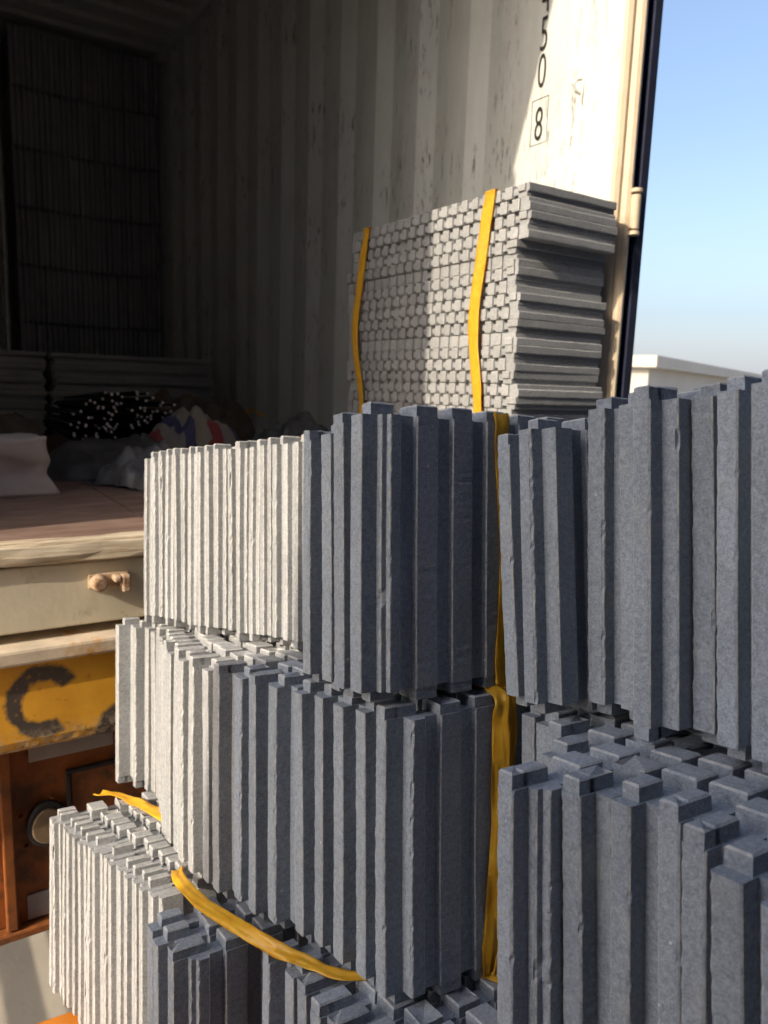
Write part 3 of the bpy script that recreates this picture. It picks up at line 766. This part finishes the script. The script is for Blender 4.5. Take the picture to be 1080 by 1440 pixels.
def rods():
    root = thing('rod_bundle', 'bundle of black rods with white ends lying on the container floor', 'rods', CM @ Matrix.Translation((1.25, 0.92, 0.0)))
    q = random.Random(21); a = MB(); t = MB(); n = 0
    while n < 150:
        y, z = q.uniform(-0.20, 0.20), q.uniform(0.015, 0.245)
        if (y / 0.20) ** 2 + ((z - 0.13) / 0.115) ** 2 > 1: continue
        n += 1
        sx = q.uniform(-0.05, 0.07) - 0.08 * (0.25 - z)
        p0 = Vector((sx, y, z)); p1 = Vector((0.9 + q.uniform(-.05, .05), y * 0.7, 0.02 + z * 0.75))
        d = (p1 - p0).normalized()
        a.cyl(p0, p1, 0.0048, 0.0048, 7); t.cyl(p0 - d * 0.006, p0 - d * 0.0002, 0.0045, 0.0052, 8)
    o = a.build('rods', M['rod'], root); o['kind'] = 'stuff'
    o = t.build('rod_ends', M['tip'], root); o['kind'] = 'stuff'
rods()
# scraps of yellow strap lying among the clutter
def scrap(label, pts, wd, seed):
    c = Vector(pts[0]); root = thing('strap_scrap', label, 'strap', CM @ Matrix.Translation((c.x, c.y, 0)))
    ribbon('film', pts, 0.03, wd, root, (c.x, c.y, 0), 8, 0.003, seed)
scrap('short orange strap scrap standing up at the far left among the sacking', [(1.52, 1.40, 0.17), (1.46, 1.385, 0.19), (1.42, 1.36, 0.235), (1.44, 1.33, 0.265)], [(0, 1, .2), (0, 1, .3), (0, 1, .3), (0, 1, 0)], 31)
scrap('orange strap scrap by the ribbed wall beyond the flat bundle end', [(2.05, 0.26, 0.005), (2.0, 0.22, 0.10), (1.97, 0.17, 0.16), (1.95, 0.12, 0.13)], [(0, 1, .2), (0, 1, .3), (0, 1, .3), (0, 1, 0)], 32)

# ---------------------------------------------------------------- building far behind, added light blockers out of view behind the viewer
def far_building():
    rx = Vector((0.58, 0.81, 0)).normalized(); lx = Vector((-rx.y, rx.x, 0))
    c = Vector((8.98, 25.58, 0))
    mw = Matrix(((rx.x, lx.x, 0, c.x), (rx.y, lx.y, 0, c.y), (0, 0, 1, 0), (0, 0, 0, 1)))
    root = thing('flat_roofed_building', 'pale flat-roofed building with a projecting parapet beyond the right hand stack', 'building', mw)
    MB().box((0.35, 0.35, 0), (24, 14, 2.62)).build('wall', M['plaster'], root)
    MB().box((0, 0, 2.62), (24.4, 14.4, 3.03)).build('parapet', M['plaster'], root, 0.02)
    for k in range(5):
        o = MB().box((2.5 + k * 4.2, 0.30, 0.9), (4.0 + k * 4.2, 0.349, 2.0)).build('window', M['black'], root)
far_building()
def shed():  # added out of view to keep sky light off the right-facing slab sides
    Q = Vector((-1.72, -1.50, 0))
    dx = Vector((1, -0.12, 0)).normalized(); dy = Vector((-dx.y, dx.x, 0))
    mw = Matrix(((dx.x, dy.x, 0, Q.x), (dx.y, dy.y, 0, Q.y), (0, 0, 1, 0), (0, 0, 0, 1)))
    root = thing('added_shed', 'added dark blue shed, unseen behind the viewer, keeping sky light off the stacks', 'shed', mw)
    pts = []; x = 0.0
    while x < 7.0:
        pts += [(x, 0.0), (x + 0.1, 0.0), (x + 0.13, -0.03), (x + 0.2, -0.03), (x + 0.23, 0.0)]; x += 0.25
    MB().prism(pts + [(x, -0.04), (x, -4.0), (0, -4.0)], 'z', 0.0, 8.2).build('wall', M['shed'], root)
    MB().box((-0.12, -4.1, 8.2), (7.2, 0.12, 8.3)).build('roof', M['shed'], root)
    MB().box((3.7, 0.003, 0.0), (7.0, 4.0, 8.19)).build('sky_block_wing', M['shed'], root)  # added to cut sky light from the right
shed()
def shadow_tower():  # invented load tower, out of view; casts the shadow edge on the stacks
    tx = Vector((SUN_TRAVEL.y, -SUN_TRAVEL.x, 0)); ty = SUN_TRAVEL
    c = tx * (-0.74) + ty * -2.45
    mw = Matrix(((tx.x, ty.x, 0, c.x), (tx.y, ty.y, 0, c.y), (0, 0, 1, 0), (0, 0, 0, 1)))
    root = thing('shadow_tower', 'added tower of dark loads, unseen behind the viewer, casting the shadow on the stacks', 'pallet load', mw)
    z = 0.0
    for k in range(3):
        for j in range(3): MB().box((0.01, 0.04 + 0.36 * j, z), (0.85, 0.18 + 0.36 * j, z + 0.11)).build('bearer', M['wood'], root)
        for j in range(6): MB().box((0.0, 0.02 + 0.16 * j, z + 0.1105), (0.86, 0.14 + 0.16 * j, z + 0.13)).build('plank', M['wood'], root)
        MB().box((0.0, 0.01, z + 0.1305), (0.86, 0.96, z + 1.08)).build('shadow_load', M['tarp'], root, 0.015)
        z += 1.081
shadow_tower()
